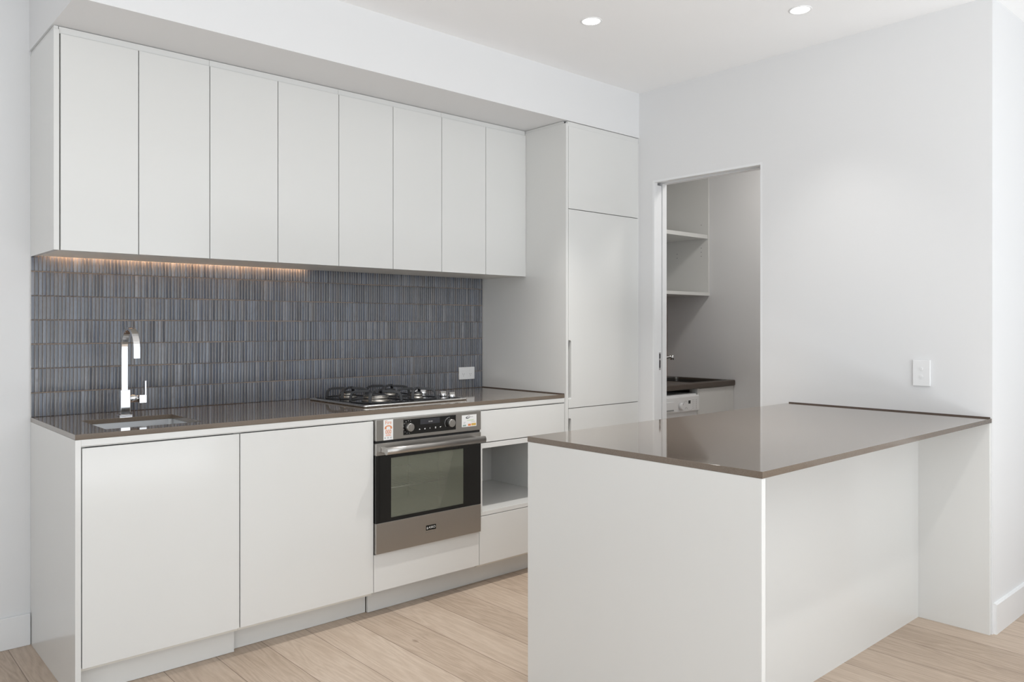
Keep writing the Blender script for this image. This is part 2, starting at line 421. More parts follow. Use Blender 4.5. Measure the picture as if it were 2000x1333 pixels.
# ------------------------------------------------------------------ overhead cabinets
UD = [0.0212, 0.2948, 0.5742, 0.8749, 1.1771, 1.4774, 1.7758, 2.0737, 2.3705]
ulab = ['white double-door overhead cabinet above the sink, leftmost, with an exposed end panel',
        'white double-door overhead cabinet second from the left, above the glowing strip',
        'white double-door overhead cabinet above the left side of the gas cooktop',
        'white double-door overhead cabinet against the tall pantry, above the power outlet']
for k in range(4):
    x0, xm, x1 = UD[2*k], UD[2*k+1], UD[2*k+2]
    c = thing('overhead_cabinet', ulab[k], 'cabinet', (x0, 0, ZUB), 'overhead cabinets')
    if k == 0: box('top_filler', M_CAB, c, 0.003, 0.017, -DU+0.010, -0.006, ZUT+0.0002, ZB-0.002)
    if k == 0: box('end_panel', M_CAB, c, 0, 0.0182, -DU, -0.0002, ZUB, ZUT, 0.0008)
    xa, xb = (0.0188 if k == 0 else x0+0.0005), x1-0.0005
    m = MB()                                                       # open box behind the doors
    m.box(xa, xa+0.016, -DU+0.024, -0.034, ZUB+0.002, ZUT-0.01); m.box(xb-0.016, xb, -DU+0.024, -0.034, ZUB+0.002, ZUT-0.01)
    m.box(xa+0.016, xb-0.016, -DU+0.024, -0.034, ZUB+0.002, ZUB+0.018); m.box(xa+0.016, xb-0.016, -DU+0.024, -0.034, ZUT-0.026, ZUT-0.01)
    m.box(xa+0.016, xb-0.016, -0.050, -0.034, ZUB+0.018, ZUT-0.026)
    m.build('carcass', M_CARC, c)
    box('top_filler', M_CAB, c, xa, xb, -DU+0.008, -DU+0.022, ZUT-0.0125, ZB-0.003)
    g = 0.0016
    box('door', M_CAB, c, x0+g, xm-g, -DU, -DU+0.019, ZUB, ZUT-0.014, 0.0008)
    box('door', M_CAB, c, xm+g, x1-(g if k < 3 else 0.0), -DU, -DU+0.019, ZUB, ZUT-0.014, 0.0008)
# warm strip light tucked at the back, under the first cabinets
ls = thing('strip_light', 'warm glowing strip light under the overhead cabinets, lighting the tile top', 'light', (0.05, -0.02, ZUB+0.0315))
box('channel', M_PULL, ls, 0.05, 1.20, -0.0325, -0.0165, ZUB+0.0265, ZUB+0.0315)
box('diffuser', M_LED, ls, 0.055, 1.195, -0.0310, -0.0180, ZUB+0.0245, ZUB+0.0265)

# ------------------------------------------------------------------ tiled splashback
bs = thing('tile_splashback', 'blue-grey splashback of thin vertical finger tiles behind the bench', 'splashback', (0, 0, ZC))
MB().box(0.0015, XT-0.002, -0.0062, -0.0002, ZC+0.0002, ZUB-0.0005).box(0.0186, XT-0.002, -0.0062, -0.0002, ZUB-0.0004, ZUB+0.032).build('grout_bed', M_GROUT, bs)
TP, RP = 0.0141, 0.0985
PROF = []
_h = 0.0; _ts = [i/8 for i in range(9)]
_d = [0.0]
for i in range(1, 9):
    _tm = (_ts[i]+_ts[i-1])/2; _d.append(_d[-1]+math.tan(math.radians(3*_tm+44*_tm**5))*0.00605/8)
PROF = [(-t, d_) for t, d_ in zip(_ts[:0:-1], _d[:0:-1])]+[(t, d_) for t, d_ in zip(_ts, _d)]
m = MB()
nrow = 7
for r in range(nrow):
    z0 = ZC+0.0012+r*RP; z1 = min(z0+RP-0.0030, ZUB+0.032)
    n = int((XT-0.004)/TP)
    for i in range(n+1):
        sheet = i//21
        dz = ((sheet*37+r*13) % 5-2)*0.0004+random.uniform(-0.0003, 0.0003)
        xa = 0.0002+i*TP; zc_ = ZUB-0.001 if xa < 0.019 else 9; xb = min(xa+TP-0.0020, XT-0.003)
        if xb-xa < 0.005: continue
        ya = -0.0128+random.uniform(-0.0004, 0.0004); tl = random.uniform(-0.0005, 0.0005); tz = random.uniform(-0.0004, 0.0004)
        w = xb-xa; lo, hi = z0+dz, min(z1+min(dz, 0.0), zc_)
        # pillowed face: nearly flat in the middle, rolling over towards the long edges
        cols = [((xa+xb)/2+t*w/2, ya+d_*w/0.0121+tl*t) for t, d_ in PROF]
        rws = [(lo, 0.0008), (lo+0.0010, 0.00015), (lo+0.0024, 0.0), (hi-0.0024, 0.0), (hi-0.0010, 0.00015), (hi, 0.0008)]
        g = [[m.bm.verts.new((x, y+dy+tz*((zz-lo)/(hi-lo)-0.5), zz)) for x, y in cols] for zz, dy in rws]
        for p_ in range(len(rws)-1):
            for q in range(len(cols)-1):
                fc = m.bm.faces.new((g[p_][q], g[p_][q+1], g[p_+1][q+1], g[p_+1][q])); fc.smooth = True
        # square sides back to the bed, joined to the face so each tile is one piece
        rim = [g[0][q] for q in range(len(cols))]+[g[p_][-1] for p_ in range(1, len(rws))]+[g[-1][q] for q in range(len(cols)-2, -1, -1)]+[g[p_][0] for p_ in range(len(rws)-2, 0, -1)]
        bk = [m.bm.verts.new((v_.co.x, -0.0055, v_.co.z)) for v_ in rim]
        for q in range(len(rim)):
            q2 = (q+1) % len(rim); fc = m.bm.faces.new((rim[q2], rim[q], bk[q], bk[q2])); fc.smooth = False
for ed in m.bm.edges:
    if len(ed.link_faces) == 2 and ed.link_faces[0].smooth != ed.link_faces[1].smooth: ed.smooth = False
m.build('tiles', M_TILE, bs, fix=False)

# ------------------------------------------------------------------ base cabinets
FZ0, FZ1 = 0.1148, 0.8668
def carcass(c, x0, x1, z0=0.10, z1=ZC-ST-0.001, y0=-D+0.022, y1=-0.014, top=False):
    m = MB(); t = 0.016
    m.box(x0, x0+t, y0, y1, z0, z1); m.box(x1-t, x1, y0, y1, z0, z1)
    m.box(x0+t, x1-t, y0, y1, z0, z0+t); m.box(x0+t, x1-t, y1-t, y1, z0+t, z1)
    if top: m.box(x0+t, x1-t, y0, y1, z1-t, z1)
    return m.build('carcass', M_CARC, c)
s = thing('sink_cabinet', 'white single-door base cabinet under the sink with an exposed left end panel', 'cabinet', (0, -D/2, 0))
box('end_panel', M_CAB, s, 0, 0.0182, -D, -0.002, 0, ZC-ST-0.0005, 0.0008)
carcass(s, 0.0187, 0.5722)
box('door', M_CAB, s, 0.0215, 0.5702, -D, -D+0.019, FZ0, FZ1, 0.0008)
s2 = thing('base_cabinet', 'white single-door base cabinet between the sink cabinet and the oven', 'cabinet', (0.573, -D/2, 0))
carcass(s2, 0.5727, 1.1748)
box('door', M_CAB, s2, 0.5745, 1.1725, -D, -D+0.019, FZ0, FZ1, 0.0008)
hs = thing('oven_housing', 'white base cabinet around the oven with a plain panel below it', 'cabinet', (1.176, -D/2, 0))
m = MB(); m.box(1.1753, 1.1765, -D+0.022, -0.014, 0.10, 0.896); m.box(1.7715, 1.7738, -D+0.022, -0.014, 0.10, 0.896); m.box(1.1765, 1.7715, -D+0.022, -0.014, 0.255, 0.270)
m.build('carcass', M_CARC, hs)
box('lower_panel', M_CAB, hs, 1.1755, 1.7725, -D, -D+0.019, FZ0, 0.2790, 0.0008)
du = thing('drawer_unit', 'white base unit with an open niche between two drawers, beside the tall pantry', 'cabinet', (1.774, -D/2, 0))
NX0, NX1, NZ0, NZ1 = 1.7935, 2.3535, 0.3735, 0.6835
x0, x1 = 1.7748, XT-0.0015
m = MB(); t = 0.016
m.box(x0, x0+t, -D+0.022, -0.014, 0.10, ZC-ST-0.001); m.box(x1-t, x1, -D+0.022, -0.014, 0.10, ZC-ST-0.001)
m.box(x0+t, x1-t, -D+0.022, -0.014, 0.10, 0.116); m.box(x0+t, x1-t, -0.030, -0.014, 0.116, 0.88)
m.build('carcass', M_CARC, du)
box('drawer', M_CAB, du, x0+0.0012, x1-0.001, -D, -D+0.019, 0.7125, FZ1, 0.0008)
box('drawer', M_CAB, du, x0+0.0012, x1-0.001, -D, -D+0.019, FZ0, 0.3500, 0.0008)
m = MB(); yb = -0.10                                               # the open niche, lined box with a thin front edge
for q in ((x0+0.0012, NX0, NZ0, NZ1), (NX1, x1-0.001, NZ0, NZ1)): m.box(q[0], q[1], -D, yb, q[2], q[3])
m.box(x0+0.0012, x1-0.001, -D, yb, 0.3530, NZ0); m.box(x0+0.0012, x1-0.001, -D, yb, NZ1, 0.7085)
m.box(NX0, NX1, yb-0.012, yb, NZ0, NZ1)
m.build('niche', M_CAB, du, bevel=0.0006)
rl = MB()                                                          # hollowed rail that gives finger room above the doors
rl.prism([(-D+0.0015, 0.8965), (-D+0.0015, 0.8755), (-D+0.006, 0.8705), (-D+0.0205, 0.8690), (-D+0.0215, 0.8690), (-D+0.0215, 0.8965)], 0, 0.0186, XT-0.002)
tag(rl.build('finger_rail', M_CAB), 'long white finger-pull rail under the edge of the sink benchtop', 'rail')
kk = [('white kickboard under the leftmost base cabinet, set furthest forward', 0.0190, 0.5785, -0.631, 0.1135),
      ('short white kickboard under the second base cabinet with a dark gap at its end', 0.5795, 1.1900, -0.604, 0.1105),
      ('long white kickboard below the oven and the drawer unit', 1.1950, 2.385, -0.6171, 0.1145)]
for lab, a, c_, y, z in kk:
    tag(MB().box(a, c_, y, y+0.016, 0.001, z, 0.0006).build('kickboard', M_CAB), lab, 'kickboard', 'kickboards of the kitchen run')

# stone benchtop with the sink cut out
SX0, SX1, SY0, SY1 = 0.120, 0.461, -0.608, -0.268
def slab(x0, x1, y0, y1, z0, z1, hole=None):
    m = MB()
    if not hole: return m.box(x0, x1, y0, y1, z0, z1)
    a, c_, d0, d1 = hole
    bm = m.bm; V = {}
    xs, ys = [x0, a, c_, x1], [y0, d0, d1, y1]
    for k, z in enumerate((z0, z1)):
        for i, x in enumerate(xs):
            for j, y in enumerate(ys): V[i, j, k] = bm.verts.new((x, y, z))
    for k in (0, 1):
        for i in range(3):
            for j in range(3):
                if (i, j) != (1, 1): bm.faces.new((V[i, j, k], V[i+1, j, k], V[i+1, j+1, k], V[i, j+1, k]))
    for i in range(3):
        for j in (0, 3): bm.faces.new((V[i, j, 0], V[i+1, j, 0], V[i+1, j, 1], V[i, j, 1]))
        for j2 in (0, 3): bm.faces.new((V[j2, i, 0], V[j2, i+1, 0], V[j2, i+1, 1], V[j2, i, 1]))
    for j in (1, 2): bm.faces.new((V[1, j, 0], V[2, j, 0], V[2, j, 1], V[1, j, 1])); bm.faces.new((V[j, 1, 0], V[j, 2, 0], V[j, 2, 1], V[j, 1, 1]))
    return m
bt = thing('stone_benchtop', 'polished taupe stone benchtop along the back wall with a sink cut-out', 'benchtop', (XT/2, -D/2, ZC-ST))
slab(0, XT-0.0005, -D, -0.001, ZC-ST, ZC, (SX0, SX1, SY0, SY1)).build('slab', M_STONE, bt, bevel=0.0012)
box('sealant', M_SEAL, bt, XT-0.0045, XT-0.0005, -D+0.002, -0.012, ZC, ZC+0.0045)

# undermount sink
def rrect(x0, x1, y0, y1, r, z, n=5):
    pts = []
    for cx, cy, a in ((x1-r, y1-r, 0), (x0+r, y1-r, 90), (x0+r, y0+r, 180), (x1-r, y0+r, 270)):
        for k in range(n+1):
            t = math.radians(a+90*k/n); pts.append((cx+r*math.cos(t), cy+r*math.sin(t), z))
    return pts
sk = thing('sink', 'square stainless steel undermount sink bowl set into the benchtop', 'sink', ((SX0+SX1)/2, (SY0+SY1)/2, 0.70))
zt = ZC-ST-0.0006
m = MB()
e = 0.004
m.loft([rrect(SX0-0.022, SX1+0.022, SY0-0.022, SY1+0.022, 0.02, zt), rrect(SX0-e, SX1+e, SY0-e, SY1+e, 0.014, zt),
        rrect(SX0-e, SX1+e, SY0-e, SY1+e, 0.014, zt-0.008), rrect(SX0-e+0.002, SX1+e-0.002, SY0-e+0.002, SY1+e-0.002, 0.014, 0.735),
        rrect(SX0+0.004, SX1-0.004, SY0+0.004, SY1-0.004, 0.02, 0.722), rrect(SX0+0.02, SX1-0.02, SY0+0.02, SY1-0.02, 0.03, 0.7195),
        rrect(0.262, 0.318, -0.466, -0.410, 0.0278, 0.7165)], False, False, True)
m.build('bowl', M_SINK, sk)
wa = MB().lathe([(0.044, 0.7185), (0.044, 0.7205), (0.036, 0.7212), (0.034, 0.7190), (0.004, 0.7188)], (0.290, -0.438)).build('waste', M_CHROME, sk)

# mixer tap
TX, TY = 0.2945, -0.210
tp = thing('kitchen_tap', 'tall square chrome mixer tap standing behind the sink', 'tap', (TX, TY, ZC))
box('base_plate', M_CHROME, tp, TX-0.0245, TX+0.0245, TY-0.0245, TY+0.0245, ZC+0.0002, ZC+0.007, 0.0012)
box('body', M_CHROME, tp, TX-0.0185, TX+0.0185, TY-0.0185, TY+0.0185, ZC+0.007, ZC+0.108, 0.0018)
path = [(TX, TY, ZC+0.106), (TX, TY, 1.12), (TX, TY, 1.190)]
R = 0.079
for k in range(1, 25):
    a = PI*k/24; path.append((TX, TY-R+R*math.cos(a), 1.190+R*math.sin(a)*1.06))
path += [(TX, TY-2*R, 1.175), (TX, TY-2*R, 1.156)]
MB().sweep(path, 0.024, 0.0125).build('spout', M_CHROME, tp, bevel=0.001)
lv = MB().cyl((TY, 0.986), 0, 0.0165, TX+0.0185, TX+0.052, 24).build('lever_neck', M_CHROME, tp)
m = MB(); m.prism([(-0.2285, 0.966), (-0.2285, 1.000), (-0.192, 1.000), (-0.192, 0.966)], 0, TX+0.053, TX+0.082)
m.box(TX+0.0755, TX+0.082, -0.226, -0.195, 0.998, 1.058)
m.build('lever', M_CHROME, tp, bevel=0.0015)

# ------------------------------------------------------------------ gas cooktop
CX0, CX1, CY0, CY1, CZ = 1.190, 1.785, -0.598, -0.075, ZC+0.0004
ck = thing('gas_cooktop', 'stainless steel four-burner gas cooktop set on the benchtop above the oven', 'cooktop', ((CX0+CX1)/2, (CY0+CY1)/2, CZ))
m = MB()
m.loft([rrect(CX0+0.003, CX1-0.003, CY0+0.003, CY1-0.003, 0.010, CZ), rrect(CX0, CX1, CY0, CY1, 0.012, CZ+0.003), rrect(CX0, CX1, CY0, CY1, 0.012, CZ+0.0075),
        rrect(CX0+0.002, CX1-0.002, CY0+0.002, CY1-0.002, 0.011, CZ+0.010), rrect(CX0+0.006, CX1-0.006, CY0+0.006, CY1-0.006, 0.010, CZ+0.0108)], True)
m.build('tray', M_TRAY, ck)
MB().loft([rrect(CX0+0.022, CX1-0.030, CY0+0.016, CY1-0.020, 0.012, CZ+0.0106), rrect(CX0+0.022, CX1-0.030, CY0+0.016, CY1-0.020, 0.012, CZ+0.0130)]).build('black_hob_plate', M_ENAMEL, ck)
hz = CZ+0.013
burn = [(1.340, -0.455, 0.060, 'wok'), (1.335, -0.205, 0.040, ''), (1.565, -0.210, 0.047, ''), (1.572, -0.455, 0.032, '')]
for bx, by, br, kind in burn:
    b_ = MB().lathe([(br*1.12, hz), (br*1.12, hz+0.004), (br*0.98, hz+0.0035), (br*0.94, hz+0.012), (br, hz+0.014), (br, hz+0.021), (br*0.93, hz+0.0225)], (bx, by), seg=36).build('burner', M_BURN, ck)
    MB().lathe([(br*0.90, hz+0.0226), (br*0.92, hz+0.026), (br*0.80, hz+0.030), (br*0.1, hz+0.0305)], (bx, by), seg=36).build('burner_cap', M_IRON, b_)
    if kind:
        MB().lathe([(br*0.97, hz+0.0226), (br*0.97, hz+0.0275), (br*0.925, hz+0.0275), (br*0.925, hz+0.0228)], (bx, by), seg=36).build('flame_ring', M_BURN, b_)
    m = MB(); ro = br+(0.058 if kind else 0.062)
    for q in range(4):
        a = PI/4+q*PI/2
        dx, dy = math.cos(a), math.sin(a)
        pts = []
        for rr, zz in ((ro+0.004, hz+0.0005), (ro+0.003, hz+0.018), (ro-0.002, hz+0.032), (ro-0.012, hz+0.041), (ro-0.028, hz+0.0445), (ro-0.052, hz+0.0455), (br*0.52, hz+0.0465)):
            pts.append((bx+dx*rr, by+dy*rr, zz))
        m.sweep(pts, 0.0135, 0.0115, Vector((-dy, dx, 0)))
    # low ring that ties the four arms together
    seg = 40; rc = ro+0.004
    lo_ = [[(bx+(rc-0.006)*math.cos(2*PI*k/seg), by+(rc-0.006)*math.sin(2*PI*k/seg), hz+0.0002) for k in range(seg)],
           [(bx+(rc-0.006)*math.cos(2*PI*k/seg), by+(rc-0.006)*math.sin(2*PI*k/seg), hz+0.0035) for k in range(seg)],
           [(bx+(rc+0.004)*math.cos(2*PI*k/seg), by+(rc+0.004)*math.sin(2*PI*k/seg), hz+0.0035) for k in range(seg)],
           [(bx+(rc+0.004)*math.cos(2*PI*k/seg), by+(rc+0.004)*math.sin(2*PI*k/seg), hz+0.0002) for k in range(seg)]]
    m.loft(lo_+[lo_[0]], False, False, False)
    m.build('trivet', M_IRON, ck, bevel=0.002)
for ky in (-0.218, -0.293, -0.468, -0.540):
    kn_ = MB().lathe([(0.0185, hz), (0.0185, hz+0.004), (0.017, hz+0.010), (0.0165, hz+0.0135), (0.015, hz+0.0145), (0.002, hz+0.0146)], (1.728, ky), seg=28).build('knob', M_CHROME, ck)
    MB().box(1.7105, 1.7455, ky-0.004, ky+0.004, hz+0.012, hz+0.025, 0.0015).build('knob_grip', M_CHROME, kn_)

# ------------------------------------------------------------------ oven
OX0, OX1, OZ0, OZ1 = 1.1765, 1.7712, 0.2820, 0.8725
YF = -0.716                                                       # outer face of the oven front
ov = thing('oven', 'stainless steel built-in oven with a black glass door under the cooktop', 'oven', ((OX0+OX1)/2, -D/2, OZ0))
m = MB()                                                           # steel box with an open, enamelled cavity
bx0, bx1 = OX0+0.006, OX1-0.006
m.box(bx0, bx0+0.02, -D+0.024, -0.10, OZ0+0.002, 0.86); m.box(bx1-0.02, bx1, -D+0.024, -0.10, OZ0+0.002, 0.86)
m.box(bx0+0.02, bx1-0.02, -D+0.024, -0.10, OZ0+0.002, 0.36); m.box(bx0+0.02, bx1-0.02, -D+0.024, -0.10, 0.735, 0.86); m.box(bx0+0.02, bx1-0.02, -0.115, -0.10, 0.36, 0.735)
m.build('body', M_BLACKPL, ov)
m = MB(); c0, c1, cz0, cz1, cy = bx0+0.045, bx1-0.045, 0.375, 0.725, -0.165
m.box(bx0+0.021, c0, -D+0.030, cy, cz0, cz1); m.box(c1, bx1-0.021, -D+0.030, cy, cz0, cz1); m.box(c0, c1, cy, cy+0.01, cz0, cz1)
m.box(bx0+0.021, bx1-0.021, -D+0.030, cy, cz0-0.008, cz0); m.box(bx0+0.021, bx1-0.021, -D+0.030, cy, cz1, cz1+0.008)
m.build('cavity', M_CAV, ov)
m = MB()                                                           # side rails in the cavity
for sx_ in (c0+0.006, c1-0.006):
    m = MB()
    for zz in (0.42, 0.48, 0.54, 0.60, 0.66): m.sweep([(sx_, -D+0.06, zz), (sx_, cy-0.02, zz)], 0.0025, 0.0025, Vector((0, 0, 1)), True, 6)
    for yy in (-D+0.07, -0.45, cy-0.03): m.sweep([(sx_, yy, cz0+0.01), (sx_, yy, cz1-0.01)], 0.0025, 0.0025, Vector((1, 0, 0)), True, 6)
    m.build('side_rail', M_CHROME, ov)
m = MB()                                                           # wire shelf
for yy in (-D+0.06, cy-0.03): m.sweep([(c0+0.008, yy, 0.549), (c1-0.008, yy, 0.549)], 0.003, 0.003, Vector((0, 0, 1)), True, 6)
for xx in (c0+0.010, c1-0.010): m.sweep([(xx, -D+0.06, 0.549), (xx, cy-0.03, 0.549)], 0.003, 0.003, Vector((0, 0, 1)), True, 6)
for k in range(1, 20):
    xx = c0+0.01+(c1-c0-0.02)*k/20; m.sweep([(xx, -D+0.06, 0.552), (xx, cy-0.03, 0.552)], 0.0014, 0.0014, Vector((0, 0, 1)), True, 5)
m.build('wire_shelf', M_CHROME, ov)
cp = MB().box(OX0, OX1, YF, -D+0.023, 0.7800, OZ1, 0.0012).build('control_panel', M_STEEL, ov)
box('display_panel', M_BLKGLASS, cp, 1.3188, 1.6165, YF-0.0006, YF+0.001, 0.7942, 0.8636)
box('display', M_DISPLAY, cp, 1.4112, 1.5211, YF-0.0010, YF-0.0004, 0.8345, 0.8590)
m = MB()
for k, xx in enumerate((1.4580, 1.4635, 1.4705, 1.4760)): m.box(xx, xx+0.0034, YF-0.0013, YF-0.0009, 0.8420, 0.8478)
m.build('clock_segments', M_GREYPL, cp)
for kx in (1.3450, 1.5785):
    kb = MB().cyl((kx, 0.8288), 1, 0.0195, YF-0.0008, YF-0.0240, 36, 0.0185, 0.0015).build('knob', M_STEEL, cp)
    MB().box(kx-0.0008, kx+0.0008, YF-0.0244, YF-0.0238, 0.836, 0.8455).build('knob_mark', M_INK, kb)
m = MB()                                                           # printed symbols round the left knob and over the touch keys
for k in range(9):
    a = math.radians(62+k*27.5); m.box(1.345+0.0265*math.cos(a)-0.0014, 1.345+0.0265*math.cos(a)+0.0014, YF-0.0010, YF-0.0005, 0.8288+0.0285*math.sin(a)-0.0013, 0.8288+0.0285*math.sin(a)+0.0013)
m.build('dial_symbols', M_INK, cp)
m = MB()
for k in range(14):
    a = math.radians(85+k*9.5); a2 = a+math.radians(9.5); r_ = 0.0262
    p = [(1.5785+r_*math.cos(a), 0.8288+r_*math.sin(a)), (1.5785+(r_+0.0012)*math.cos(a), 0.8288+(r_+0.0012)*math.sin(a)),
         (1.5785+(r_+0.0012)*math.cos(a2), 0.8288+(r_+0.0012)*math.sin(a2)), (1.5785+r_*math.cos(a2), 0.8288+r_*math.sin(a2))]
    m.prism(p, 1, YF-0.0010, YF-0.0005)
m.build('dial_arc', M_INK, cp)
for kx, s_ in ((1.4073, 'o'), (1.4370, '*'), (1.4656, '+'), (1.4972, 'B'), (1.5264, '-')):
    mm = MB()
    if s_ == 'o': mm.box(kx-0.0035, kx+0.0035, YF-0.0010, YF-0.0005, 0.8115, 0.8140); mm.box(kx-0.0015, kx+0.0015, YF-0.0010, YF-0.0005, 0.8140, 0.8165)
    elif s_ == '*': mm.cyl((kx, 0.8136), 1, 0.0032, YF-0.0005, YF-0.0010, 10)
    elif s_ == '+': mm.box(kx-0.0008, kx+0.0008, YF-0.0010, YF-0.0005, 0.8105, 0.8175); mm.box(kx-0.003, kx+0.001, YF-0.0010, YF-0.0005, 0.8130, 0.8142)
    elif s_ == 'B':
        mm.box(kx-0.0028, kx+0.0028, YF-0.0010, YF-0.0005, 0.8100, 0.8115); mm.box(kx-0.0028, kx+0.0028, YF-0.0010, YF-0.0005, 0.8165, 0.8180)
        mm.box(kx-0.0028, kx-0.0012, YF-0.0010, YF-0.0005, 0.8115, 0.8165); mm.box(kx+0.0012, kx+0.0028, YF-0.0010, YF-0.0005, 0.8115, 0.8165)
    else: mm.prism([(kx-0.004, 0.8165), (kx+0.0045, 0.8165), (kx+0.002, 0.8140), (kx-0.002, 0.8115), (kx-0.004, 0.8125)], 1, YF-0.0010, YF-0.0005)
    mm.build('touch_key', M_INKW, cp)
box('vent_slot', M_BLACKPL, ov, OX0+0.001, OX1-0.001, YF+0.008, -D+0.023, 0.7690, 0.7802)
od = bpy.data.objects.new('oven_door', None); COL.objects.link(od); od.parent = ov; od.location = (0, 0, 0)
box('upper_rail', M_STEEL, od, OX0, OX1, YF, -D+0.021, 0.7158, 0.7688, 0.0010)
box('lower_rail', M_STEEL, od, OX0, OX1, YF, -D+0.021, OZ0+0.002, 0.4180, 0.0010)
wx0, wx1, wz0, wz1 = 1.2545, 1.6640, 0.4350, 0.7000
m = MB(); g0, g1 = 0.4185, 0.7153
m.box(OX0, wx0, YF+0.001, -D+0.020, g0, g1); m.box(wx1, OX1, YF+0.001, -D+0.020, g0, g1)
m.box(wx0, wx1, YF+0.001, -D+0.020, g0, wz0); m.box(wx0, wx1, YF+0.001, -D+0.020, wz1, g1)
m.build('black_glass_frame', M_BLKGLASS, od)
box('window_pane', M_PANE, od, wx0+0.0002, wx1-0.0002, YF+0.0022, YF+0.0028, wz0+0.0002, wz1-0.0002)
hd = MB().sweep([(1.198, YF-0.046, 0.7395), (1.30, YF-0.046, 0.7395), (1.757, YF-0.046, 0.7395)], 0.0165, 0.013, Vector((0, 0, 1)), True, 24).build('handle', M_STEEL, od)
for hx in (1.213, 1.742):
    MB().box(hx-0.011, hx+0.011, YF-0.044, YF-0.0002, 0.7280, 0.7510, 0.003).build('handle_bracket', M_STEEL, hd)
bd = box('badge', M_BLKGLASS, od, 1.4440, 1.4995, YF-0.0012, YF-0.0002, 0.3445, 0.3665)
text('badge_lettering', 'ASKO', M_INKW, bd, (1.4765, YF-0.0013, 0.3555), 0.0150, depth=0.0001)
m = MB(); m.box(1.4475, 1.4530, YF-0.0014, YF-0.0011, 0.3495, 0.3528); m.box(1.4475, 1.4530, YF-0.0014, YF-0.0011, 0.3538, 0.3571); m.box(1.4488, 1.4518, YF-0.0014, YF-0.0011, 0.3581, 0.3610)
m.build('badge_emblem', M_INKW, bd)
box('etched_line', M_PULL, od, 1.4400, 1.4950, YF-0.0002, YF+0.0002, 0.3335, 0.3365)
# stickers on the control panel
st = box('fire_sticker', M_STICK, ov, 1.2142, 1.2640, YF-0.0007, YF-0.0001, 0.7808, 0.8705)
st['label'] = 'white and orange emergency number sticker'
ys = YF-0.0009
text('sticker_title', 'Fire', M_ORANGE, st, (1.2391, ys, 0.8575), 0.0235, depth=0.0001, sx=0.92)
text('sticker_number', '000', M_ORANGE, st, (1.2391, ys, 0.8165), 0.0260, depth=0.0004, sx=0.80)
m = MB(); pts = []
for k in range(13):
    a = PI*k/12; pts.append((1.2391+0.0185*math.cos(a), 0.8360+0.0095*math.sin(a)))
for k in range(13):
    a = PI-PI*k/12; pts.append((1.2391+0.0120*math.cos(a), 0.8355+0.0052*math.sin(a)))
m.prism(pts, 1, ys-0.0001, ys+0.0001); m.box(1.2200, 1.2290, ys-0.0001, ys+0.0001, 0.8295, 0.8365); m.box(1.2492, 1.2582, ys-0.0001, ys+0.0001, 0.8295, 0.8365)
m.build('handset_symbol', M_ORANGE, st)
m = MB(); m.box(1.2250, 1.2530, ys-0.0001, ys+0.0001, 0.7985, 0.8020); m.box(1.2280, 1.2500, ys-0.0001, ys+0.0001, 0.8035, 0.8060); m.build('fine_print', M_PALEOR, st)
m = MB()
for k in range(3): m.box(1.2190+k*0.0150, 1.2255+k*0.0150, ys-0.0001, ys+0.0001, 0.7875, 0.7935)
m.build('crests', M_INK, st)
s2_ = box('service_sticker', M_STICK, ov, 1.6525, 1.7425, YF-0.0007, YF-0.0001, 0.8010, 0.8575)
s2_['label'] = 'white sticker with a dark oval logo and coloured blocks'
m = MB(); lo_ = []
for k in range(24):
    a = 2*PI*k/24; lo_.append((1.690+0.0135*math.cos(a)+0.003*math.sin(a), 0.8465+0.0062*math.sin(a)+0.001*math.cos(a)))
m.prism(lo_, 1, ys-0.0001, ys+0.0001); m.build('oval_logo', M_INKD, s2_)
m = MB(); lo_ = []
for k in range(24):
    a = 2*PI*k/24; lo_.append((1.6915+0.0098*math.cos(a)+0.002*math.sin(a), 0.8475+0.0030*math.sin(a)+0.0008*math.cos(a)))
m.prism(lo_, 1, ys-0.0002, ys); m.build('logo_highlight', M_STICK, s2_)
for q in ((1.706, 1.721, 0.8460, 0.8485), (1.6620, 1.6760, 0.8225, 0.8240), (1.6620, 1.6720, 0.8175, 0.8190), (1.710, 1.737, 0.8235, 0.8250)):
    box('text_line', M_INK, s2_, q[0], q[1], ys-0.0001, ys+0.0001, q[2], q[3])
box('green_band', M_GREEN, s2_, 1.6850, 1.7250, ys-0.0001, ys+0.0001, 0.8300, 0.8335)
box('ochre_block', M_YELLOW, s2_, 1.7110, 1.7395, ys-0.0001, ys+0.0001, 0.8045, 0.8160)
box('orange_block', M_ORANGE, s2_, 1.6900, 1.7080, ys-0.0001, ys+0.0001, 0.8045, 0.8145)
box('teal_block', M_TEAL, s2_, 1.6580, 1.6780, ys-0.0001, ys+0.0001, 0.8045, 0.8120)

